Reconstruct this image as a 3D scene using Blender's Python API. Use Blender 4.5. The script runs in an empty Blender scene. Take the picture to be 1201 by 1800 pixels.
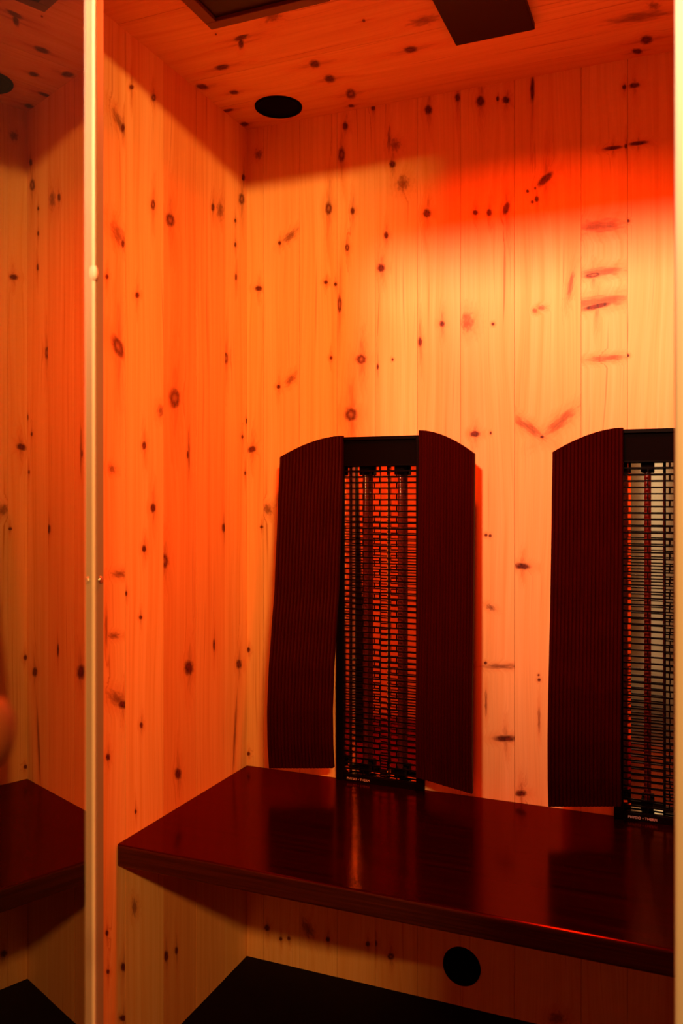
import bpy, bmesh, math, random
from mathutils import Vector, Matrix

scene = bpy.context.scene
col = scene.collection
PI = math.pi
random.seed(7)

# ------------------------------------------------------------------ camera
cam_d = bpy.data.cameras.new('camera')
cam = bpy.data.objects.new('camera', cam_d)
col.objects.link(cam)
cam.location = (0.986, -1.796, 1.105)
cam.rotation_euler = (PI / 2, 0, math.radians(22.4))
cam_d.sensor_fit = 'VERTICAL'
cam_d.sensor_height = 36.0
cam_d.sensor_width = 24.02
cam_d.lens = 1493.0 / 1800.0 * 36.0
cam_d.shift_y = -30.0 / 1800.0        # level camera, horizon a little above the middle
cam_d.clip_start = 0.02
cam_d.dof.use_dof = True
cam_d.dof.focus_distance = 1.9
cam_d.dof.aperture_fstop = 7.1
scene.camera = cam

# ------------------------------------------------------------------ world, lights, exposure
world = bpy.data.worlds.new('world')
scene.world = world
world.use_nodes = True
bg = world.node_tree.nodes['Background']
bg.inputs[0].default_value = (1.0, 0.40, 0.10, 1)
bg.inputs[1].default_value = 0.06

def area_light(name, loc, target, sx, sy, power, color):
    d = bpy.data.lights.new(name, 'AREA')
    d.shape = 'RECTANGLE'
    d.size = sx
    d.size_y = sy
    d.energy = power
    d.color = color
    o = bpy.data.objects.new(name, d)
    col.objects.link(o)
    o.location = loc
    v = Vector(target) - Vector(loc)
    o.rotation_euler = v.to_track_quat('-Z', 'Y').to_euler()
    return o

# two warm lamps of the room in front of the cabin, shining in through the open door
def spot_light(name, loc, target, radius, power, color, angle, blend=1.0):
    d = bpy.data.lights.new(name, 'SPOT')
    d.shadow_soft_size = radius
    d.energy = power
    d.color = color
    d.spot_size = math.radians(angle)
    d.spot_blend = blend
    o = bpy.data.objects.new(name, d)
    col.objects.link(o)
    o.location = loc
    o.rotation_euler = (Vector(target) - Vector(loc)).to_track_quat('-Z', 'Y').to_euler()
    return o
sr = area_light('room_spot_right', (1.97, -3.0, 2.217), (0.10, 0.0, 1.60), 0.40, 0.05, 18, (1.0, 0.42, 0.09))
sr.data.spread = math.radians(75)
spot_light('room_spot_front', (0.56, -2.6, 2.46), (0.70, 0.0, 1.40), 0.11, 560, (1.0, 0.53, 0.32), 42)
spot_light('added_wall_wash', (0.9, -2.4, 2.45), (0.85, -3.8, 0.9), 0.06, 190, (1.0, 0.72, 0.42), 70)  # added lamp, brightens the unseen room wall that the heater reflectors mirror
RED_POWER = 14.5
RED_COLOR = (1.0, 0.045, 0.001)

vs = scene.view_settings
vs.view_transform = 'Standard'
vs.look = 'None'
vs.gamma = 1.0
vs.use_curve_mapping = False
vs.exposure = 0.0
KB=[(0.032,1.916,0.0101,0.0086,126,"f"),(0.214,1.764,0.0158,0.0085,93,"r"),(0.115,1.712,0.0187,0.0074,37,"f"),(0.255,1.947,0.0105,0.0069,98,"s"),(0.246,1.883,0.0183,0.0084,92,"r"),(0.361,1.900,0.0229,0.0040,90,"f"),(0.375,1.885,0.0120,0.0102,121,"f"),(0.369,1.843,0.0092,0.0078,115,"s"),(0.323,1.976,0.0066,0.0053,110,"s"),(0.452,1.950,0.0115,0.0088,106,"s"),(0.518,1.965,0.0100,0.0062,97,"s"),(0.568,1.948,0.0125,0.0096,106,"s"),(0.605,1.947,0.0061,0.0036,96,"s"),(0.623,1.941,0.0092,0.0077,133,"s"),(0.678,1.953,0.0286,0.0047,90,"s"),(0.273,1.751,0.0091,0.0055,94,"s"),(0.260,1.669,0.0091,0.0056,94,"r"),(0.354,1.686,0.0089,0.0054,94,"s"),(0.393,1.797,0.0142,0.0117,108,"f"),(0.449,1.723,0.0103,0.0088,114,"s"),(0.557,1.711,0.0066,0.0058,137,"s"),(0.587,1.707,0.0086,0.0061,98,"s"),(0.623,1.711,0.0152,0.0075,76,"s"),(0.704,1.762,0.0197,0.0088,41,"s"),(0.687,1.723,0.0072,0.0047,96,"s"),(0.668,1.742,0.0038,0.0033,131,"s"),(0.678,1.718,0.0038,0.0033,131,"s"),(0.684,1.746,0.0036,0.0023,96,"s"),(0.861,1.925,0.0058,0.0043,103,"s"),(0.880,1.925,0.0107,0.0058,176,"s"),(0.839,1.806,0.0196,0.0046,179,"s"),(0.864,1.806,0.0058,0.0032,94,"s"),(0.887,1.808,0.0192,0.0046,179,"s"),(0.814,1.651,0.0377,0.0116,178,"f"),(0.800,1.553,0.0177,0.0059,4,"r"),(0.817,1.558,0.0374,0.0082,2,"f"),(0.814,1.498,0.0507,0.0105,3,"f"),(0.808,1.489,0.0308,0.0059,8,"s"),(0.828,1.382,0.0308,0.0058,1,"f"),(0.868,1.385,0.0035,0.0032,114,"s"),(0.869,1.655,0.0036,0.0031,122,"s"),(0.032,1.597,0.0108,0.0067,171,"s"),(0.088,1.699,0.0054,0.0044,104,"s"),(0.342,1.614,0.0105,0.0093,115,"s"),(0.207,1.595,0.0058,0.0051,154,"s"),(0.231,1.588,0.0053,0.0042,100,"s"),(0.241,1.541,0.0221,0.0056,90,"r"),(0.294,1.412,0.0126,0.0115,158,"r"),(0.269,1.288,0.0169,0.0153,100,"r"),(0.334,1.393,0.0077,0.0027,90,"s"),(0.369,1.407,0.0038,0.0027,93,"s"),(0.220,1.420,0.0053,0.0042,97,"s"),(0.483,1.478,0.0075,0.0063,102,"s"),(0.433,1.442,0.0113,0.0052,91,"s"),(0.539,1.477,0.0172,0.0125,95,"f"),(0.595,1.469,0.0038,0.0035,137,"s"),(0.683,1.490,0.0049,0.0045,130,"f"),(0.697,1.495,0.0071,0.0047,171,"f"),(0.756,1.538,0.0253,0.0046,80,"f"),(0.556,1.236,0.0112,0.0073,177,"s"),(0.590,1.237,0.0036,0.0024,91,"s"),(0.671,1.246,0.0337,0.0082,144,"f"),(0.735,1.256,0.0343,0.0095,40,"f"),(0.698,1.226,0.0047,0.0036,176,"s"),(0.085,1.360,0.0060,0.0053,167,"s"),(0.117,1.376,0.0163,0.0072,44,"f"),(0.014,1.214,0.0120,0.0083,16,"s"),(0.055,1.071,0.0126,0.0088,128,"f"),(0.040,1.029,0.0046,0.0041,4,"s"),(0.657,0.955,0.0166,0.0072,177,"s"),(0.580,1.019,0.0037,0.0036,31,"s"),(0.589,1.018,0.0037,0.0036,33,"s"),(0.590,0.865,0.0084,0.0050,153,"f"),(0.579,0.746,0.0038,0.0035,42,"s"),(0.611,0.741,0.0316,0.0048,4,"f"),(0.621,0.589,0.0243,0.0072,7,"s"),(0.691,0.729,0.0025,0.0023,51,"s"),(0.692,0.719,0.0037,0.0034,51,"s"),(0.654,0.477,0.0121,0.0071,12,"s"),(0.005,0.485,0.0055,0.0046,75,"s"),(0.005,0.734,0.0068,0.0046,87,"s"),(0.055,0.078,0.0086,0.0071,58,"s"),(0.161,0.097,0.0199,0.0108,119,"f"),(0.212,0.082,0.0069,0.0054,66,"s"),(0.310,0.091,0.0067,0.0053,68,"s"),(0.328,0.096,0.0078,0.0053,79,"s"),(0.365,0.074,0.0087,0.0070,41,"r"),(0.091,0.059,0.0056,0.0043,70,"s"),(0.112,0.064,0.0055,0.0043,70,"s"),(0.692,0.636,0.0237,0.0023,90,"f"),(0.580,0.661,0.0243,0.0025,90,"f"),(0.729,0.021,0.0148,0.0110,32,"f")]
KL=[(-0.454,1.881,0.0082,0.0047,38,"s"),(-0.382,1.892,0.0096,0.0063,53,"r"),(-0.490,1.799,0.0217,0.0091,140,"f"),(-0.480,1.793,0.0103,0.0064,72,"s"),(-0.324,1.667,0.0174,0.0142,27,"r"),(-0.384,1.679,0.0117,0.0074,77,"r"),(-0.157,1.745,0.0106,0.0070,74,"s"),(-0.125,1.748,0.0188,0.0121,76,"f"),(-0.492,1.587,0.0233,0.0136,141,"f"),(-0.480,1.576,0.0087,0.0051,82,"s"),(-0.025,1.806,0.0168,0.0122,56,"r"),(-0.017,1.860,0.0106,0.0075,60,"s"),(-0.055,1.690,0.0070,0.0051,69,"s"),(-0.055,1.746,0.0062,0.0046,48,"s"),(-0.527,1.503,0.0057,0.0045,55,"s"),(-0.436,1.489,0.0078,0.0061,36,"s"),(-0.494,1.380,0.0239,0.0149,131,"r"),(-0.308,1.304,0.0229,0.0203,63,"r"),(-0.358,1.273,0.0116,0.0098,76,"f"),(-0.052,1.615,0.0094,0.0053,84,"s"),(-0.099,1.418,0.0158,0.0102,84,"r"),(-0.414,1.201,0.0089,0.0074,83,"s"),(-0.512,1.152,0.0090,0.0068,160,"f"),(-0.258,1.190,0.0096,0.0044,89,"s"),(-0.384,1.079,0.0101,0.0096,97,"s"),(-0.022,1.243,0.0057,0.0053,36,"s"),(-0.414,1.000,0.0079,0.0073,116,"s"),(-0.346,0.971,0.0166,0.0155,132,"r"),(-0.470,0.919,0.0054,0.0035,94,"s"),(-0.425,0.868,0.0056,0.0043,161,"s"),(-0.507,0.845,0.0152,0.0052,170,"f"),(-0.490,0.957,0.0188,0.0063,174,"f"),(-0.254,0.738,0.0191,0.0156,139,"s"),(-0.152,0.770,0.0153,0.0049,91,"s"),(-0.038,0.706,0.0144,0.0114,148,"s"),(-0.110,1.030,0.0117,0.0076,92,"s"),(-0.494,0.724,0.0282,0.0108,148,"f"),(-0.480,0.712,0.0160,0.0083,158,"s"),(-0.423,0.659,0.0070,0.0052,113,"s"),(-0.524,0.626,0.0080,0.0060,121,"s"),(-0.529,0.861,0.0311,0.0033,90,"f"),(-0.057,0.547,0.0779,0.0055,84,"f"),(-0.295,0.526,0.0149,0.0111,128,"s"),(-0.441,0.498,0.0057,0.0035,103,"s"),(-0.527,0.306,0.0070,0.0043,114,"s"),(-0.524,0.234,0.0065,0.0039,125,"s"),(-0.478,0.219,0.0117,0.0071,122,"s"),(-0.338,0.169,0.0137,0.0075,105,"s"),(-0.301,0.162,0.0102,0.0058,107,"s"),(-0.478,0.123,0.0163,0.0054,146,"s"),(-0.445,0.316,0.0157,0.0070,97,"f"),(-0.254,1.195,0.0483,0.0044,90,"f"),(-0.008,1.157,0.0056,0.0054,20,"s"),(0.000,1.282,0.0082,0.0056,86,"s")]
KC=[(-0.367,0.189,0.0189,0.0081,107,"s"),(-0.349,0.179,0.0209,0.0055,150,"s"),(-0.283,0.098,0.0185,0.0102,97,"s"),(-0.227,0.017,0.0149,0.0124,27,"s"),(-0.179,0.067,0.0115,0.0100,97,"s"),(-0.223,0.279,0.0159,0.0115,154,"s"),(-0.155,0.283,0.0170,0.0120,156,"s"),(-0.409,0.279,0.0203,0.0105,126,"f"),(-0.108,0.010,0.0176,0.0076,94,"s"),(-0.031,0.011,0.0126,0.0105,135,"s"),(-0.075,0.299,0.0236,0.0112,158,"r"),(-0.290,0.529,0.0256,0.0129,92,"f"),(-0.202,0.476,0.0145,0.0128,85,"s"),(-0.022,0.279,0.0084,0.0077,162,"s"),(-0.063,0.906,0.0177,0.0121,6,"s"),(-0.025,0.887,0.0130,0.0092,31,"s"),(-0.152,0.894,0.0485,0.0159,86,"f"),(-0.332,0.427,0.0056,0.0031,160,"s"),(-0.179,0.924,0.0125,0.0086,25,"f"),(-0.396,0.151,0.0040,0.0021,146,"s")]

# ------------------------------------------------------------------ helpers
def link(o, parent=None):
    col.objects.link(o)
    if parent is not None:
        o.parent = parent
    return o

def mesh_obj(name, bm, mat, parent=None, smooth=False):
    bmesh.ops.recalc_face_normals(bm, faces=bm.faces[:])
    me = bpy.data.meshes.new(name)
    bm.to_mesh(me)
    bm.free()
    if mat is not None:
        me.materials.append(mat)
    if smooth:
        for p in me.polygons:
            p.use_smooth = True
    return link(bpy.data.objects.new(name, me), parent)

def empty(name, loc=(0, 0, 0)):
    o = bpy.data.objects.new(name, None)
    o.empty_display_size = 0.05
    o.location = loc
    return link(o)

def tag(o, label=None, cat=None, group=None, kind=None):
    if label: o['label'] = label
    if cat: o['category'] = cat
    if group: o['group'] = group
    if kind: o['kind'] = kind
    return o

def box(bm, x0, x1, y0, y1, z0, z1, bevel=0.0, seg=2):
    r = bmesh.ops.create_cube(bm, size=1.0)
    vs_ = r['verts']
    for v in vs_:
        v.co.x = x0 + (v.co.x + .5) * (x1 - x0)
        v.co.y = y0 + (v.co.y + .5) * (y1 - y0)
        v.co.z = z0 + (v.co.z + .5) * (z1 - z0)
    if bevel > 0:
        es = list({e for v in vs_ for e in v.link_edges})
        bmesh.ops.bevel(bm, geom=es, offset=bevel, segments=seg, affect='EDGES', profile=0.5)

def lathe(bm, prof, n=48, mat=None):
    """profile [(r, z)] revolved round z"""
    rings = []
    for r, z in prof:
        if r < 1e-6:
            rings.append([bm.verts.new((0, 0, z))])
        else:
            rings.append([bm.verts.new((r * math.cos(2 * PI * i / n), r * math.sin(2 * PI * i / n), z)) for i in range(n)])
    for a, b in zip(rings, rings[1:]):
        for i in range(n):
            j = (i + 1) % n
            if len(a) == 1 and len(b) == 1: continue
            if len(a) == 1: bm.faces.new((a[0], b[i], b[j]))
            elif len(b) == 1: bm.faces.new((a[i], a[j], b[0]))
            else: bm.faces.new((a[i], a[j], b[j], b[i]))
    if mat is not None:
        bmesh.ops.transform(bm, matrix=mat, verts=bm.verts[:])

# ------------------------------------------------------------------ materials
def new_mat(name):
    m = bpy.data.materials.new(name)
    m.use_nodes = True
    nt = m.node_tree
    return m, nt, nt.nodes['Principled BSDF']

def simple(name, color, rough=0.5, metal=0.0, spec=0.5, noise=None, bump=0.0, stint=None):
    m, nt, b = new_mat(name)
    b.inputs['Base Color'].default_value = (*color, 1)
    b.inputs['Roughness'].default_value = rough
    b.inputs['Metallic'].default_value = metal
    b.inputs['Specular IOR Level'].default_value = spec
    if stint: b.inputs['Specular Tint'].default_value = (*stint, 1)
    if noise:
        tc = nt.nodes.new('ShaderNodeTexCoord')
        mp = nt.nodes.new('ShaderNodeMapping'); mp.inputs['Scale'].default_value = noise[0]
        nz = nt.nodes.new('ShaderNodeTexNoise'); nz.inputs['Scale'].default_value = 1.0
        nz.inputs['Detail'].default_value = 4
        nt.links.new(tc.outputs['Object'], mp.inputs['Vector'])
        nt.links.new(mp.outputs[0], nz.inputs['Vector'])
        rp = nt.nodes.new('ShaderNodeValToRGB')
        rp.color_ramp.elements[0].position = 0.3
        rp.color_ramp.elements[1].position = 0.72
        rp.color_ramp.elements[0].color = (*noise[1], 1)
        rp.color_ramp.elements[1].color = (*color, 1)
        nt.links.new(nz.outputs['Fac'], rp.inputs[0])
        nt.links.new(rp.outputs[0], b.inputs['Base Color'])
        if bump:
            bp = nt.nodes.new('ShaderNodeBump'); bp.inputs['Strength'].default_value = bump
            bp.inputs['Distance'].default_value = 0.002
            nt.links.new(nz.outputs['Fac'], bp.inputs['Height'])
            nt.links.new(bp.outputs[0], b.inputs['Normal'])
    return m

def knot_group():
    g = bpy.data.node_groups.new('knot', 'ShaderNodeTree')
    i = g.interface
    for n in ('Vector', 'Location', 'Rotation', 'Scale'):
        i.new_socket(n, in_out='INPUT', socket_type='NodeSocketVector')
    for n in ('Ring', 'Soft', 'Amp'):
        i.new_socket(n, in_out='INPUT', socket_type='NodeSocketFloat')
    for n in ('Core', 'Halo'):
        i.new_socket(n, in_out='OUTPUT', socket_type='NodeSocketFloat')
    N, L = g.nodes, g.links
    gi = N.new('NodeGroupInput'); go = N.new('NodeGroupOutput')
    mp = N.new('ShaderNodeMapping'); mp.vector_type = 'TEXTURE'
    for n in ('Vector', 'Location', 'Rotation', 'Scale'):
        L.new(gi.outputs[n], mp.inputs[n])
    nz = N.new('ShaderNodeTexNoise'); nz.inputs['Scale'].default_value = 2.1
    nz.inputs['Detail'].default_value = 5
    ad = N.new('ShaderNodeVectorMath'); ad.operation = 'ADD'
    L.new(mp.outputs[0], ad.inputs[0])
    L.new(gi.outputs['Location'], ad.inputs[1])
    L.new(ad.outputs[0], nz.inputs['Vector'])
    ln = N.new('ShaderNodeVectorMath'); ln.operation = 'LENGTH'
    L.new(mp.outputs[0], ln.inputs[0])
    ma = N.new('ShaderNodeMath'); ma.operation = 'MULTIPLY_ADD'   # r + (noise-.5)*.9
    sb = N.new('ShaderNodeMath'); sb.operation = 'SUBTRACT'
    L.new(nz.outputs['Fac'], sb.inputs[0]); sb.inputs[1].default_value = 0.5
    na = N.new('ShaderNodeMath'); na.operation = 'MULTIPLY_ADD'
    L.new(gi.outputs['Soft'], na.inputs[0]); na.inputs[1].default_value = 1.5; na.inputs[2].default_value = 0.55
    L.new(sb.outputs[0], ma.inputs[0]); L.new(na.outputs[0], ma.inputs[1])
    L.new(ln.outputs['Value'], ma.inputs[2])
    def mr(src, a, b, c, d, smooth=True):
        n = N.new('ShaderNodeMapRange'); n.interpolation_type = 'SMOOTHSTEP' if smooth else 'LINEAR'
        L.new(src, n.inputs['Value'])
        for k, v in zip(('From Min', 'From Max', 'To Min', 'To Max'), (a, b, c, d)):
            n.inputs[k].default_value = v
        return n.outputs[0]
    hard = mr(ma.outputs[0], 0.40, 1.08, 0.97, 0.0)
    soft = mr(ma.outputs[0], 0.0, 1.25, 0.62, 0.0)
    mx = N.new('ShaderNodeMix'); mx.data_type = 'FLOAT'
    L.new(gi.outputs['Soft'], mx.inputs[0]); L.new(hard, mx.inputs[2]); L.new(soft, mx.inputs[3])
    inner = mr(ma.outputs[0], 0.0, 0.55, 0.36, 0.0)
    im = N.new('ShaderNodeMath'); im.operation = 'MULTIPLY'
    L.new(inner, im.inputs[0]); L.new(gi.outputs['Ring'], im.inputs[1])
    co = N.new('ShaderNodeMath'); co.operation = 'SUBTRACT'; co.use_clamp = True
    L.new(mx.outputs[0], co.inputs[0]); L.new(im.outputs[0], co.inputs[1])
    am = N.new('ShaderNodeMath'); am.operation = 'MULTIPLY'
    L.new(co.outputs[0], am.inputs[0]); L.new(gi.outputs['Amp'], am.inputs[1])
    L.new(am.outputs[0], go.inputs['Core'])
    L.new(mr(ma.outputs[0], 0.6, 2.6, 1.0, 0.0), go.inputs['Halo'])
    return g
KNOT = knot_group()

def pine(name, axes, seed, knots, tint=(1, 1, 1), scale=1.0):
    """axes: (across, along) letters of the board; knots in those two coordinates"""
    m, nt, b = new_mat(name)
    N, L = nt.nodes, nt.links
    tc = N.new('ShaderNodeTexCoord')
    sp = N.new('ShaderNodeSeparateXYZ'); L.new(tc.outputs['Object'], sp.inputs[0])
    uv = N.new('ShaderNodeCombineXYZ')
    L.new(sp.outputs[axes[0]], uv.inputs[0]); L.new(sp.outputs[axes[1]], uv.inputs[1])
    core = halo = None
    tails = []
    for (u, v, a, c, rot, ty) in knots:
        if ty != 'f' and a > 0.0045:
            al = abs(math.sin(math.radians(rot)))
            ext = a * al + c * (1 - al)
            tails.append((u + 0.15 * c, v, ext * random.uniform(2.4, 4.2), c * 0.75, 90 + random.uniform(-3, 3), 't'))
    knots = list(knots) + tails
    for (u, v, a, c, rot, ty) in knots:
        k = N.new('ShaderNodeGroup'); k.node_tree = KNOT
        L.new(uv.outputs[0], k.inputs['Vector'])
        k.inputs['Location'].default_value = (u, v, 0)
        k.inputs['Rotation'].default_value = (0, 0, math.radians(rot))
        f = {'f': 1.35, 't': 1.0}.get(ty, 1.25)
        k.inputs['Scale'].default_value = (a * f, c * f, 1)
        k.inputs['Ring'].default_value = 1.0 if ty == 'r' else 0.0
        k.inputs['Soft'].default_value = {'f': 0.75, 't': 1.0}.get(ty, 0.0)
        k.inputs['Amp'].default_value = {'f': 1.0, 't': 0.62}.get(ty, 1.0)
        if core is None:
            core, halo = k.outputs[0], k.outputs[1]
        else:
            for i in (0, 1):
                mx = N.new('ShaderNodeMath'); mx.operation = 'MAXIMUM'
                L.new(core if i == 0 else halo, mx.inputs[0]); L.new(k.outputs[i], mx.inputs[1])
                if i == 0: core = mx.outputs[0]
                else: halo = mx.outputs[0]
    # grain, bent round the knots
    warp = N.new('ShaderNodeTexNoise'); warp.inputs['Scale'].default_value = 1.0; warp.inputs['Detail'].default_value = 2
    wm = N.new('ShaderNodeMapping'); wm.inputs['Scale'].default_value = (7, 1.3, 1); wm.inputs['Location'].default_value = (seed * 3.1, seed * 1.7, seed)
    L.new(uv.outputs[0], wm.inputs['Vector']); L.new(wm.outputs[0], warp.inputs['Vector'])
    off = N.new('ShaderNodeMath'); off.operation = 'MULTIPLY'; off.inputs[1].default_value = 0.05
    L.new(warp.outputs['Fac'], off.inputs[0])
    s = off.outputs[0]
    if halo is not None:
        h = N.new('ShaderNodeMath'); h.operation = 'MULTIPLY_ADD'; h.inputs[1].default_value = 0.012
        L.new(halo, h.inputs[0]); L.new(s, h.inputs[2]); s = h.outputs[0]
    uu = N.new('ShaderNodeCombineXYZ'); L.new(s, uu.inputs[0])
    va = N.new('ShaderNodeVectorMath'); va.operation = 'ADD'
    L.new(uv.outputs[0], va.inputs[0]); L.new(uu.outputs[0], va.inputs[1])
    def noise(sx, sy, det, w):
        mp = N.new('ShaderNodeMapping'); mp.inputs['Scale'].default_value = (sx, sy, 1); mp.inputs['Location'].default_value = (seed * 5.3, seed * 2.9, w)
        nz = N.new('ShaderNodeTexNoise'); nz.inputs['Scale'].default_value = 1.0; nz.inputs['Detail'].default_value = det
        L.new(va.outputs[0], mp.inputs['Vector']); L.new(mp.outputs[0], nz.inputs['Vector'])
        return nz.outputs['Fac']
    g1 = noise(75, 1.1, 3, 0.0)
    g2 = noise(320, 5, 2, 4.0)
    g3 = noise(14, 0.8, 2, 8.0)
    g4 = noise(260, 120, 2, 12.0)
    g5 = noise(130, 2.2, 1, 16.0)
    def ramp(src, stops):
        r = N.new('ShaderNodeValToRGB')
        e = r.color_ramp.elements
        e[0].position, e[0].color = stops[0][0], (*stops[0][1], 1)
        e[1].position, e[1].color = stops[-1][0], (*stops[-1][1], 1)
        for p, c in stops[1:-1]:
            x = e.new(p); x.color = (*c, 1)
        L.new(src, r.inputs[0])
        return r.outputs[0]
    def T(c): return tuple(a * t for a, t in zip(c, tint))
    light, mid, dark = T((0.88, 0.58, 0.26)), T((0.85, 0.53, 0.215)), T((0.80, 0.45, 0.16))
    base = ramp(g1, [(0.30, dark), (0.45, mid), (0.62, light)])
    def mix(f, a, bcol, mode='MIX'):
        x = N.new('ShaderNodeMix'); x.data_type = 'RGBA'; x.blend_type = mode
        if isinstance(f, float): x.inputs[0].default_value = f
        else: L.new(f, x.inputs[0])
        for i, v in ((6, a), (7, bcol)):
            if isinstance(v, tuple): x.inputs[i].default_value = (*v, 1)
            else: L.new(v, x.inputs[i])
        return x.outputs[2]
    base = mix(0.34, base, ramp(g2, [(0.3, (0.80, 0.74, 0.66)), (0.6, (1, 1, 1))]), 'MULTIPLY')
    base = mix(0.5, base, ramp(g3, [(0.3, (0.88, 0.76, 0.62)), (0.65, (1, 1, 1))]), 'MULTIPLY')
    base = mix(0.75, base, ramp(g5, [(0.66, (1, 1, 1)), (0.78, (0.62, 0.36, 0.24))]), 'MULTIPLY')
    if core is not None:
        hm = N.new('ShaderNodeMath'); hm.operation = 'MULTIPLY'; hm.inputs[1].default_value = 0.38
        L.new(halo, hm.inputs[0])
        base = mix(hm.outputs[0], base, (0.66, 0.20, 0.04))
        base = mix(core, base, ramp(g4, [(0.35, (0.040, 0.003, 0.0015)), (0.65, (0.15, 0.016, 0.006))]))
    L.new(base, b.inputs['Base Color'])
    b.inputs['Roughness'].default_value = 0.55
    b.inputs['Specular IOR Level'].default_value = 0.25
    bp = N.new('ShaderNodeBump'); bp.inputs['Strength'].default_value = 0.12; bp.inputs['Distance'].default_value = 0.001
    L.new(g2, bp.inputs['Height']); L.new(bp.outputs[0], b.inputs['Normal'])
    return m

M_black = simple('black_metal', (0.0022, 0.0008, 0.0008), 0.42, 0, 0.05)
M_blackmatte = simple('black_plastic', (0.0022, 0.0008, 0.0008), 0.7, 0, 0.03)
M_wing = simple('dark_stained_wood', (0.026, 0.0006, 0.0004), 0.55, 0, 0.08, noise=((160, 160, 4), (0.017, 0.0004, 0.0003)), bump=0.1, stint=(1, .4, .3))
M_bench = simple('bench_wood', (0.013, 0.0003, 0.0002), 0.20, 0, 0.26, noise=((2.5, 75, 75), (0.004, 0.0001, 0.0001)), bump=0.10, stint=(1, 0.35, 0.2))
def lacquer(m, tint, rough, ior):
    nt = m.node_tree; N, L = nt.nodes, nt.links
    p = N['Principled BSDF']; p.inputs['Specular IOR Level'].default_value = 0.0
    g = N.new('ShaderNodeBsdfGlossy'); g.inputs[0].default_value = (*tint, 1); g.inputs['Roughness'].default_value = rough
    f = N.new('ShaderNodeFresnel'); f.inputs['IOR'].default_value = ior
    x = N.new('ShaderNodeMixShader')
    L.new(f.outputs[0], x.inputs[0]); L.new(p.outputs[0], x.inputs[1]); L.new(g.outputs[0], x.inputs[2])
    L.new(x.outputs[0], N['Material Output'].inputs[0])
lacquer(M_bench, (1.0, 0.16, 0.06), 0.17, 1.42)
M_benchend = simple('bench_edge_wood', (0.055, 0.009, 0.002), 0.5, 0, 0.25, noise=((5, 220, 160), (0.022, 0.003, 0.001)), bump=0.5)
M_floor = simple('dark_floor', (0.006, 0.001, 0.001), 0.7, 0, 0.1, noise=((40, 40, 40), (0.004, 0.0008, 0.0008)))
M_tile = simple('room_floor', (0.30, 0.20, 0.12), 0.5, noise=((6, 6, 6), (0.25, 0.165, 0.1)))
M_tan = simple('tan_plaster', (0.20, 0.075, 0.016), 0.8, noise=((20, 20, 20), (0.18, 0.065, 0.014)))
M_white = simple('pale_jamb', (0.93, 0.90, 0.90), 0.5, noise=((120, 120, 3), (0.88, 0.84, 0.83)))
M_alu = simple('anodised_aluminium', (0.35, 0.27, 0.20), 0.45, 0.2, 0.3, noise=((300, 300, 3), (0.31, 0.24, 0.18)))
M_cream = simple('cream_strip', (0.80, 0.70, 0.55), 0.5, noise=((120, 120, 3), (0.74, 0.63, 0.48)))
M_lit_edge = simple('lit_edge_pale', (0.95, 0.86, 0.76), 0.3)  # pale tone carries the glow of the polished glass edge
M_screw = simple('screw_steel', (0.75, 0.68, 0.6), 0.25, 1.0)
M_refl = simple('polished_reflector', (0.90, 0.84, 0.74), 0.07, 1.0)
M_tube = simple('heating_tube', (0.10, 0.012, 0.008), 0.15)
M_frame = simple('brown_frame', (0.13, 0.04, 0.012), 0.5, 0, 0.3, noise=((30, 30, 30), (0.12, 0.04, 0.02)))
M_cover = simple('dark_cover', (0.016, 0.002, 0.0015), 0.4, 0, 0.15)
M_console = simple('console_black', (0.011, 0.0012, 0.001), 0.45, 0, 0.15)
M_text = simple('print_white', (0.60, 0.50, 0.48), 0.6)
M_back = simple('batten_brown', (0.06, 0.03, 0.015), 0.9)
M_outer = simple('outer_cladding', (0.012, 0.006, 0.003), 0.6, 0, 0.1, noise=((90, 90, 3), (0.008, 0.004, 0.002)))
M_knob = simple('wood_knob', (0.35, 0.09, 0.03), 0.45, 0, 0.2, noise=((60, 60, 200), (0.28, 0.07, 0.025)))

def emission(name, color, strength):
    m = bpy.data.materials.new(name); m.use_nodes = True
    nt = m.node_tree; nt.nodes.clear()
    e = nt.nodes.new('ShaderNodeEmission'); o = nt.nodes.new('ShaderNodeOutputMaterial')
    e.inputs[0].default_value = (*color, 1); e.inputs[1].default_value = strength
    nt.links.new(e.outputs[0], o.inputs[0])
    return m

def glass_mat():
    m = bpy.data.materials.new('clear_door_glass'); m.use_nodes = True
    nt = m.node_tree; nt.nodes.clear(); N, L = nt.nodes, nt.links
    o = N.new('ShaderNodeOutputMaterial')
    tr = N.new('ShaderNodeBsdfTransparent'); tr.inputs[0].default_value = (0.86, 0.86, 0.82, 1)
    gl = N.new('ShaderNodeBsdfGlossy'); gl.inputs['Roughness'].default_value = 0.0
    gl.inputs[0].default_value = (1, 1, 1, 1)
    ge = N.new('ShaderNodeNewGeometry')        # light is reflected where it enters the sheet; the far face only lets it out
    fr = N.new('ShaderNodeFresnel'); fr.inputs['IOR'].default_value = 1.5
    inv = N.new('ShaderNodeMath'); inv.operation = 'SUBTRACT'; inv.inputs[0].default_value = 1.0
    L.new(ge.outputs['Backfacing'], inv.inputs[1])
    mu = N.new('ShaderNodeMath'); mu.operation = 'MULTIPLY'
    L.new(fr.outputs[0], mu.inputs[0]); L.new(inv.outputs[0], mu.inputs[1])
    mx = N.new('ShaderNodeMixShader')
    L.new(mu.outputs[0], mx.inputs[0]); L.new(tr.outputs[0], mx.inputs[1]); L.new(gl.outputs[0], mx.inputs[2])
    L.new(mx.outputs[0], o.inputs[0])
    return m
M_glass = glass_mat()

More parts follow.
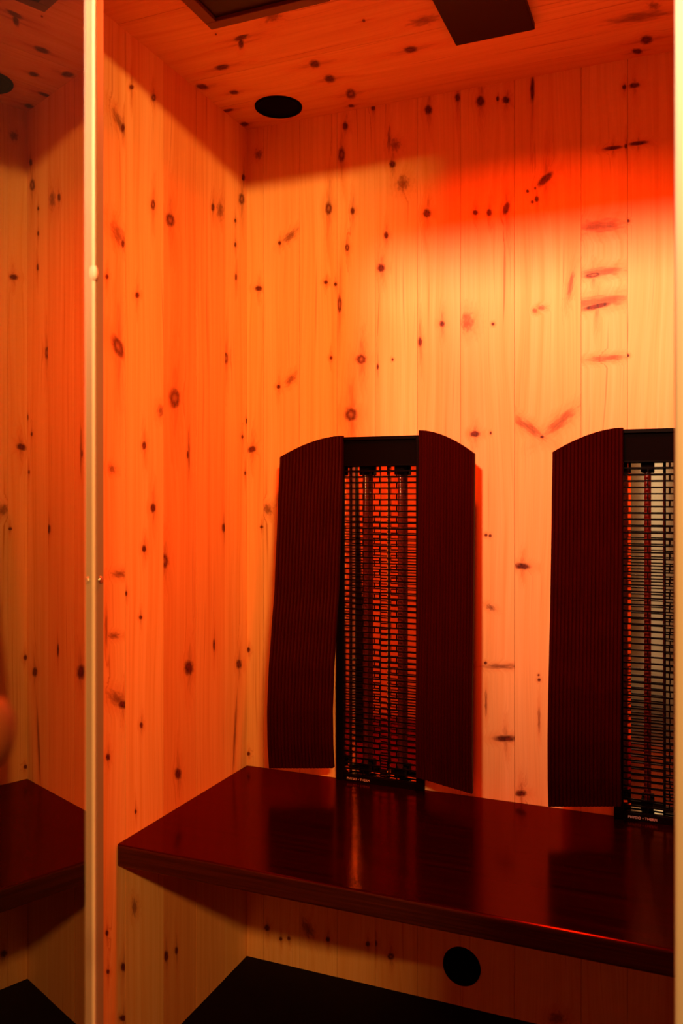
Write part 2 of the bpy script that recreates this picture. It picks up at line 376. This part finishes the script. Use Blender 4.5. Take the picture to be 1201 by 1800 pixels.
# ------------------------------------------------------------------ room shell
W, D, H = 1.29, 1.12, 1.98          # inner width, depth to the door plane, height
BZ = 0.457                          # bench top
HX = (0.341, 0.946)                 # heater centres
HZ0, HZ1 = BZ + 0.004, 1.234        # heater height span

def rects_minus(u0, u1, v0, v1, holes):
    us = sorted({u0, u1, *[h[i] for h in holes for i in (0, 1) if u0 < h[i] < u1]})
    vs_ = sorted({v0, v1, *[h[i] for h in holes for i in (2, 3) if v0 < h[i] < v1]})
    out = []
    for a, b in zip(us, us[1:]):
        run = None
        for c, d in zip(vs_, vs_[1:]):
            mu, mv = (a + b) / 2, (c + d) / 2
            inside = any(h[0] < mu < h[1] and h[2] < mv < h[3] for h in holes)
            if inside:
                if run: out.append((a, b, *run)); run = None
            else:
                run = (run[0], d) if run else (c, d)
        if run: out.append((a, b, *run))
    return out

TINTS = [(1, 1, 1), (0.96, 0.90, 0.82), (1.0, 1.03, 1.05), (0.93, 0.85, 0.76), (1.0, 0.96, 0.92), (0.98, 1.0, 0.98)]
def boards(wall, edges, along, axes, knots, put, name, holes=(), tints=None, seed0=0):
    for i, (a, b) in enumerate(zip(edges, edges[1:])):
        ks = [k for k in knots if a <= k[0] < b]
        t = tints[i] if tints else TINTS[(i * 5 + seed0) % len(TINTS)]
        mat = pine('pine_%s_%d' % (name, i), axes, seed0 + i * 1.37, ks, t)
        lift = random.uniform(0.0, 0.0007)
        bm = bmesh.new()
        g = 0.0004
        for r in rects_minus(a + g, b - g, along[0], along[1], holes):
            put(bm, r, lift)
        mesh_obj('board', bm, mat, wall)

# back wall
wb = empty('wall_back'); tag(wb, 'pale knotty pine board wall behind the two heaters', None, None, 'structure')
bb = bmesh.new(); box(bb, -0.05, W + 0.05, 0.075, 0.10, -0.02, H + 0.06); mesh_obj('backing', bb, M_back, wb)
holes = [(c - 0.098, c + 0.098, HZ0 + 0.004, HZ1 - 0.006) for c in HX]
def put_back(bm, r, lift): box(bm, r[0], r[1], -lift, 0.02, r[2], r[3])
back_edges = [0.0, 0.045, 0.140, 0.235, 0.328, 0.427, 0.524, 0.641, 0.777, 0.867, 0.975, 1.08, 1.19, W]
boards(wb, back_edges, (0.0, H), 'XZ', KB, put_back, 'back', holes,
       tints=[(0.98, 0.94, 0.86), (1, 1, 1), (1.0, 1.02, 1.0), (1, 0.99, 0.95), (1, 0.97, 0.92), (0.99, 0.95, 0.90), (0.98, 0.95, 0.9), (1, 1.0, 0.97), (1.0, 1.04, 1.06), (1, 1.02, 1.0), (1, 0.98, 0.95), (1, 1, 1), (0.97, 0.95, 0.9)])
# left wall
wl = empty('wall_left'); tag(wl, 'orange lit knotty pine board wall beside the bench end', None, None, 'structure')
bb = bmesh.new(); box(bb, -0.06, -0.02, -D, 0.075, -0.02, H + 0.06); mesh_obj('backing', bb, M_back, wl)
def put_left(bm, r, lift): box(bm, -0.02, lift, r[0], r[1], r[2], r[3])
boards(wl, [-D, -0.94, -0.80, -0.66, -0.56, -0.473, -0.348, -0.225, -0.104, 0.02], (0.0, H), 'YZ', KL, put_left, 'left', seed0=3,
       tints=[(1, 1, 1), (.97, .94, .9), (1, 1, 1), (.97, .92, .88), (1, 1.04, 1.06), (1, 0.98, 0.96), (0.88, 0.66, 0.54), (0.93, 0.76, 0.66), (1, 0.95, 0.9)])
# right wall (outside the picture, closes the cabin)
wr = empty('wall_right'); tag(wr, 'knotty pine board wall at the right end of the bench', None, None, 'structure')
bb = bmesh.new(); box(bb, W + 0.02, W + 0.06, -D, 0.075, -0.02, H + 0.06); mesh_obj('backing', bb, M_back, wr)
def put_right(bm, r, lift): box(bm, W - lift, W + 0.02, r[0], r[1], r[2], r[3])
KR = [(-random.uniform(0.05, 1.0), random.uniform(0.1, 1.9), 0.011, 0.007, random.uniform(60, 120), random.choice('rs')) for _ in range(26)]
boards(wr, [-D, -0.98, -0.83, -0.71, -0.58, -0.45, -0.33, -0.21, -0.1, 0.02], (0.0, H), 'YZ', KR, put_right, 'right', seed0=11)
# ceiling, boards run parallel to the back wall
ce = empty('ceiling'); tag(ce, 'red lit knotty pine board ceiling', None, None, 'structure')
bb = bmesh.new(); box(bb, -0.06, W + 0.06, -D, 0.10, H + 0.02, H + 0.06); mesh_obj('backing', bb, M_back, ce)
def put_ceil(bm, r, lift): box(bm, r[2], r[3], r[0], r[1], H - lift, H + 0.02)
boards(ce, [-D, -0.99, -0.86, -0.74, -0.61, -0.495, -0.375, -0.255, -0.125, 0.0], (0.0, W), 'YX', KC, put_ceil, 'ceil', seed0=21,
       tints=[(.86, .76, .68)] * 4 + [(.84, .70, .6), (.85, .74, .66), (.82, .70, .6), (.86, .76, .68), (.84, .72, .64)])  # same pine as the walls, the ceiling's dimmer light put into the tints
# floor: cabin and the room in front of it
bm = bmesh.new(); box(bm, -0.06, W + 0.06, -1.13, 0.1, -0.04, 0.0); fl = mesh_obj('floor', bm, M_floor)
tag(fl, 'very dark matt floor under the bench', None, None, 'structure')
bm = bmesh.new(); box(bm, -0.8, 2.6, -3.86, -1.131, -0.04, -0.002); tag(mesh_obj('floor_room', bm, M_tile), 'pale floor of the room in front of the cabin', None, None, 'structure')
# front of the cabin either side of the door opening
wf = empty('wall_front'); tag(wf, 'front wall panel left of the door opening, pine lined inside', None, None, 'structure')
bm = bmesh.new(); box(bm, -0.06, 0.405, -1.084, -1.0605, 0, H + 0.06); mesh_obj('cladding', bm, M_outer, wf)
def put_front(bm, r, lift): box(bm, r[0], r[1], -1.059, -1.046 + lift, r[2], r[3])
boards(wf, [0.001, 0.13, 0.26, 0.386], (0.0, H), 'XZ', [(0.07, 1.2, .01, .007, 80, 'r'), (0.2, 0.8, .01, .007, 90, 's'), (0.31, 1.5, .01, .007, 90, 's')], put_front, 'front', seed0=31)
bm = bmesh.new(); box(bm, 1.032, W + 0.06, -D, -1.075, 0, H + 0.06); tag(mesh_obj('wall_front_right', bm, M_outer), 'dark cladding panel right of the door opening', None, None, 'structure')

# pale wall of the room behind the camera
bm = bmesh.new(); box(bm, -0.8, 2.6, -3.86, -3.8, 0, 2.5); tag(mesh_obj('wall_room', bm, M_tan), 'tan plastered wall of the room facing the cabin', None, None, 'structure')

bm = bmesh.new(); box(bm, 0.72, 0.84, -3.799, -3.76, 0, 2.1, 0.004); tag(mesh_obj('reflection_strip', bm, M_cream), 'unseen cream upright added on the room wall as a bright strip for the reflectors', None, None, 'structure')  # invented upright, gives the heater reflectors a bright strip to mirror
# jambs
def screw(parent, loc, rot):
    bm = bmesh.new()
    lathe(bm, [(0, 0.0016), (0.0012, 0.0016), (0.0016, 0.0008), (0.0022, 0.0017), (0.0031, 0.0013), (0.0036, 0.0)], 20)
    o = mesh_obj('screw', bm, M_screw, parent, True); o.location = loc; o.rotation_euler = rot
    return o
bm = bmesh.new(); box(bm, 0.4055, 0.4200, -1.084, -1.0725, 0, H, 0.001)
tj = tag(mesh_obj('trim_1', bm, M_alu), 'narrow satin metal door jamb next to the glass pane', None, None, 'structure')
for z in (0.35, 1.017, 1.68): screw(tj, (0.4205, -1.0785, z), (0, PI / 2, 0))
bm = bmesh.new(); box(bm, 0.9745, 1.03, -1.13, -1.075, 0, H, 0.002)
tag(mesh_obj('trim_2', bm, M_white), 'pale cream door jamb blurred at the right edge', None, None, 'structure')

# glass door leaf, swung outwards
dr = empty('door_1', (0.418, -1.086, 0)); tag(dr, 'clear glass door leaf swung open, mirroring the pine corner', None, None, 'structure')
dr.rotation_euler = (0, 0, math.atan2(-0.834, 0.551))
bm = bmesh.new(); box(bm, 0.003, 0.64, -0.008, 0.0, 0.02, 1.955); mesh_obj('pane', bm, M_glass, dr)
bm = bmesh.new(); box(bm, -0.003, 0.004, -0.0095, 0.0016, 0.02, 1.955, 0.001); mesh_obj('lit_glass_edge', bm, M_lit_edge, dr)  # stands for the bare glass edge, its caught light put into the colour
bm = bmesh.new(); lathe(bm, [(0, 0.007), (0.0018, 0.006), (0.0032, 0.003), (0.0036, -0.001), (0.0028, -0.005), (0.0014, -0.008), (0, -0.009)], 24)
o = mesh_obj('hinge_pin', bm, M_lit_edge, dr, True); o.location = (0.004, 0.001, 1.333)
bm = bmesh.new()
lathe(bm, [(0, 0.0), (0.006, 0.0), (0.006, 0.004), (0.0045, 0.006), (0.0055, 0.008), (0.0105, 0.013), (0.0125, 0.019), (0.011, 0.025), (0.006, 0.028), (0, 0.0285)], 32)
kb = mesh_obj('door_knob', bm, M_knob, dr, True); kb.location = (0.601, 0.0, 1.025); kb.rotation_euler = (-PI / 2, 0, 0)

# ------------------------------------------------------------------ bench
be = empty('bench', (W / 2, -0.25, BZ - 0.04))
tag(be, 'dark red brown glossy wooden bench spanning the cabin under the heaters', 'bench')
BE = [-0.500, -0.375, -0.250, -0.125, -0.001]
for i, (a, b) in enumerate(zip(BE, BE[1:])):
    bm = bmesh.new()
    box(bm, 0.0012 - W / 2, W / 2 - 0.0012, a + 0.25 + 0.0001, b + 0.25 - 0.0001, 0, 0.04)
    if i == 0:
        es = [e for e in bm.edges if all(v.co.y < a + 0.251 for v in e.verts)]
        bmesh.ops.bevel(bm, geom=es, offset=0.005, segments=4, affect='EDGES', profile=0.5)
    o = mesh_obj('plank', bm, M_bench, be)
    if i == 0:
        o.data.materials.append(M_benchend)
        for p in o.data.polygons:
            if p.normal.y < -0.8: p.material_index = 1

# ------------------------------------------------------------------ infrared heaters
def wing_bm(side, xi, xo, zi, zo, zb, amp):
    """bent, fluted board; xi/xo inner and outer x, zi/zo their tops, zb bottom, amp bow towards the sitter"""
    NU, NV, T = 19 * 4, 40, 0.012
    K = [(0.50, .85), (0.56, .97), (0.63, 1.0), (0.72, .88), (0.80, .68), (0.90, .42), (1.07, .18), (1.19, .0), (1.30, -.02)]
    def bow(z):
        for (a, s), (b, t) in zip(K, K[1:]):
            if z <= b:
                f = max(0., (z - a) / (b - a)); f = f * f * (3 - 2 * f) * .4 + f * .6
                return s + (t - s) * f
        return K[-1][1]
    bm = bmesh.new()
    F_, B_ = [], []
    for i in range(NU + 1):
        u = i / NU                                   # 0 inner .. 1 outer
        x = xi + (xo - xi) * u
        y0 = -0.020 - 0.055 * u
        zt = zo + (zi - zo) * (1 - u ** 1.75)
        gr = 0.0020 * (1 if (i % 4) in (0,) else 0)
        fr, br = [], []
        for j in range(NV + 1):
            z = zb + (zt - zb) * j / NV
            y = y0 - amp * bow(z)
            fr.append(bm.verts.new((x, y + gr, z)))
            br.append(bm.verts.new((x, y + T, z)))
        F_.append(fr); B_.append(br)
    for i in range(NU):
        for j in range(NV):
            bm.faces.new((F_[i][j], F_[i + 1][j], F_[i + 1][j + 1], F_[i][j + 1]))
            bm.faces.new((B_[i][j], B_[i][j + 1], B_[i + 1][j + 1], B_[i + 1][j]))
        bm.faces.new((F_[i][0], B_[i][0], B_[i + 1][0], F_[i + 1][0]))
        bm.faces.new((F_[i][NV], F_[i + 1][NV], B_[i + 1][NV], B_[i][NV]))
    for i in (0, NU):
        for j in range(NV):
            bm.faces.new((F_[i][j], F_[i][j + 1], B_[i][j + 1], B_[i][j]))
    return bm

def text_mesh(body, size):
    c = bpy.data.curves.new('lettering', 'FONT')
    c.body = body; c.size = size; c.extrude = 0.0002; c.space_character = 1.05
    o = bpy.data.objects.new('lettering', c); col.objects.link(o)
    bpy.context.view_layer.update()
    me = bpy.data.meshes.new_from_object(o.evaluated_get(bpy.context.evaluated_depsgraph_get()))
    bpy.data.objects.remove(o); bpy.data.curves.remove(c)
    return me

def make_heater():
    t = empty('infrared_heater', (0, 0, BZ))
    def P(name, bm, mat, parent=t, smooth=False):
        bmesh.ops.translate(bm, vec=(0, 0, -BZ), verts=bm.verts[:])
        return mesh_obj(name, bm, mat, parent, smooth)
    z0, z1 = BZ + 0.0005, 1.236
    fy = -0.012
    # frame: two stiles, head and sill
    for s in (-1, 1):
        bm = bmesh.new(); box(bm, min(s * 0.104, s * 0.086), max(s * 0.104, s * 0.086), fy, -0.0009, z0, z1, 0.0012); P('frame_stile', bm, M_black)
    bm = bmesh.new(); box(bm, -0.086, 0.086, fy, -0.0009, z0, z0 + 0.014); fs = P('frame_sill', bm, M_black)
    bm = bmesh.new(); box(bm, -0.086, 0.086, fy, -0.0009, z1 - 0.007, z1); P('frame_head', bm, M_black)
    bm = bmesh.new(); box(bm, -0.086, 0.086, -0.006, 0.004, 1.172, z1 - 0.007); P('blank_panel', bm, M_blackmatte)
    # cavity box
    bm = bmesh.new()
    box(bm, -0.0965, -0.0945, 0.0, 0.072, z0 + 0.006, z1 - 0.008); box(bm, 0.0945, 0.0965, 0.0, 0.072, z0 + 0.006, z1 - 0.008)
    box(bm, -0.0965, 0.0965, 0.070, 0.072, z0 + 0.006, z1 - 0.008)
    box(bm, -0.0945, 0.0945, 0.0, 0.07, z0 + 0.006, z0 + 0.008); box(bm, -0.0945, 0.0945, 0.0, 0.07, z1 - 0.012, z1 - 0.010)
    P('housing', bm, M_refl)
    # folded reflector sheet behind the tubes
    prof = [(-0.093, 0.002), (-0.080, 0.028), (-0.074, 0.031), (-0.013, 0.031), (-0.007, 0.022), (0.007, 0.022), (0.013, 0.031), (0.074, 0.031), (0.080, 0.028), (0.093, 0.002)]
    bm = bmesh.new()
    loop = prof + [(x, y + 0.0012) for x, y in reversed(prof)]
    lo = [bm.verts.new((x, y, z0 + 0.010)) for x, y in loop]; hi = [bm.verts.new((x, y, z1 - 0.014)) for x, y in loop]
    nl, npf = len(loop), len(prof)
    for i in range(nl): bm.faces.new((lo[i], lo[(i + 1) % nl], hi[(i + 1) % nl], hi[i]))
    for ring in (lo, hi):
        for i in range(npf - 1): bm.faces.new((ring[i], ring[i + 1], ring[nl - 2 - i], ring[nl - 1 - i]))
    P('reflector', bm, M_refl)
    for c in (-0.042, 0.042):
        bm = bmesh.new()
        lathe(bm, [(0, z0 + 0.03), (0.0045, z0 + 0.03), (0.006, z0 + 0.034), (0.006, 1.165), (0.0045, 1.169), (0, 1.169)], 20, Matrix.Translation((c, 0.014, 0)))
        tb = P('heating_tube', bm, M_tube, smooth=True)
        bm = bmesh.new()
        box(bm, c - 0.012, c + 0.012, 0.004, 0.026, z0 + 0.014, z0 + 0.036, 0.002); P('tube_holder', bm, M_blackmatte, t)
        bm = bmesh.new(); box(bm, c - 0.012, c + 0.012, 0.005, 0.026, 1.150, 1.172, 0.002); P('tube_holder', bm, M_blackmatte, t)
    # grille: flat bars with staggered uprights
    bm = bmesh.new()
    gz0, gz1, n = z0 + 0.014, 1.172, 54
    p = (gz1 - gz0) / n
    for k in range(n + 1):
        z = gz0 + k * p
        box(bm, -0.088, 0.088, -0.0075, -0.0055, z - 0.0015, z + 0.0015)
    for k in range(n):
        for x in ((-0.04, 0.04) if k % 2 == 0 else (0.0,)):
            box(bm, x - 0.0013, x + 0.0013, -0.0073, -0.0057, gz0 + k * p, gz0 + (k + 1) * p)
    P('grille', bm, M_black)
    # side boards on spacers
    wl_ = P('side_board', wing_bm(-1, -0.086, -0.216, 1.239, 1.190, 0.503, 0.063), M_wing)
    wr_ = P('side_board', wing_bm(1, 0.094, 0.231, 1.246, 1.190, 0.495, 0.022), M_wing)
    for w, s, x, amp in ((wl_, -1, -0.15, .063), (wr_, 1, 0.16, .022)):
        for z, yb in ((1.10, 0.035 + amp * .12), (0.66, 0.035 + amp * .97)):
            bm = bmesh.new(); box(bm, x - 0.02, x + 0.02, -yb, -0.0009, z - 0.02, z + 0.02); P('spacer', bm, M_black, w)
    # lettering on the sill
    me = text_mesh('PHYSIO \u2022 THERM', 0.0070)
    me.materials.append(M_text)
    tx = bpy.data.objects.new('lettering', me); link(tx, fs)
    tx.rotation_euler = (PI / 2, 0, 0); tx.location = (-0.077, fy - 0.0004, 0.0045)
    tx['label'] = 'small white lettering'
    return t

def copy_tree(o, parent=None):
    c = o.copy(); col.objects.link(c); c.parent = parent
    for ch in list(o.children): copy_tree(ch, c)
    return c

h1 = make_heater()
h2 = copy_tree(h1)
h1.location.x, h2.location.x = HX
tag(h1, 'infrared heater fully in view with both dark fluted side boards, nearer the left wall', 'heater', 'infrared heaters on the back wall')
tag(h2, 'infrared heater cut off by the cream jamb, only its left side board showing', 'heater', 'infrared heaters on the back wall')

# ------------------------------------------------------------------ ceiling fittings
def round_grille(name, r, loc, rot, label, cat):
    t = empty(name, loc); t.rotation_euler = rot
    bm = bmesh.new(); lathe(bm, [(r * .86, 0.001), (r * .86, 0.004), (r * .93, 0.0055), (r * .985, 0.004), (r, 0.0012), (r, 0.0008)], 64)
    mesh_obj('rim', bm, M_blackmatte, t, True)
    bm = bmesh.new(); lathe(bm, [(0, 0.0035), (r * .5, 0.0032), (r * .86, 0.0022)], 64)
    mesh_obj('cover', bm, M_cloth, t, True)
    return tag(t, label, cat)
M_cloth = simple('black_mesh_cloth', (0.004, 0.001, 0.001), 0.85, 0, 0.04, noise=((900, 900, 900), (0.002, 0.0015, 0.0015)), bump=0.6)
round_grille('ceiling_speaker', 0.0535, (0.126, -0.082, H), (PI, 0, 0), 'round black loudspeaker grille in the ceiling corner', 'speaker')
round_grille('wall_vent', 0.0415, (0.527, 0.0, 0.087), (PI / 2, 0, 0), 'round black vent cover low on the wall under the bench', 'vent')

cl = empty('ceiling_lamp', (0.282, -0.55, H)); tag(cl, 'square brown framed ceiling lamp with dark cover at the top edge', 'lamp')
s, w = 0.120, 0.022
for (a, b, c, d) in ((-s, s, s - w, s), (-s, s, -s, -s + w), (-s, -s + w, -s + w, s - w), (s - w, s, -s + w, s - w)):
    bm = bmesh.new(); box(bm, a, b, c, d, -0.012, -0.0009, 0.0012); mesh_obj('frame_bar', bm, M_frame, cl)
bm = bmesh.new(); box(bm, -s + w, s - w, -s + w, s - w, -0.005, -0.0009); mesh_obj('cover', bm, M_cover, cl)

cc = empty('ceiling_console', (0.643, -0.55, H)); tag(cc, 'dark rectangular console on the ceiling boards above the heaters', 'console')
bm = bmesh.new(); box(bm, -0.075, 0.075, -0.345, 0.345, -0.014, -0.0009, 0.002); mesh_obj('housing', bm, M_console, cc)
bm = bmesh.new(); lathe(bm, [(0.042, -0.014), (0.050, -0.014), (0.050, -0.019), (0.047, -0.021), (0.042, -0.020)], 40)
lr = mesh_obj('lamp_ring', bm, M_blackmatte, cc, True); lr.location = (0, 0.05, 0)
bm = bmesh.new(); lathe(bm, [(0, -0.0165), (0.042, -0.0165)], 40)
ll = mesh_obj('red_lens', bm, emission('red_glow', RED_COLOR, 40.0), cc); ll.location = (0, 0.05, 0)
d = bpy.data.lights.new('red_lamp', 'AREA'); d.shape = 'DISK'; d.size = 0.08; d.energy = RED_POWER; d.color = RED_COLOR; d.spread = math.radians(150)
lo = bpy.data.objects.new('red_lamp', d); link(lo); lo.location = (0.643, -0.50, H - 0.022)
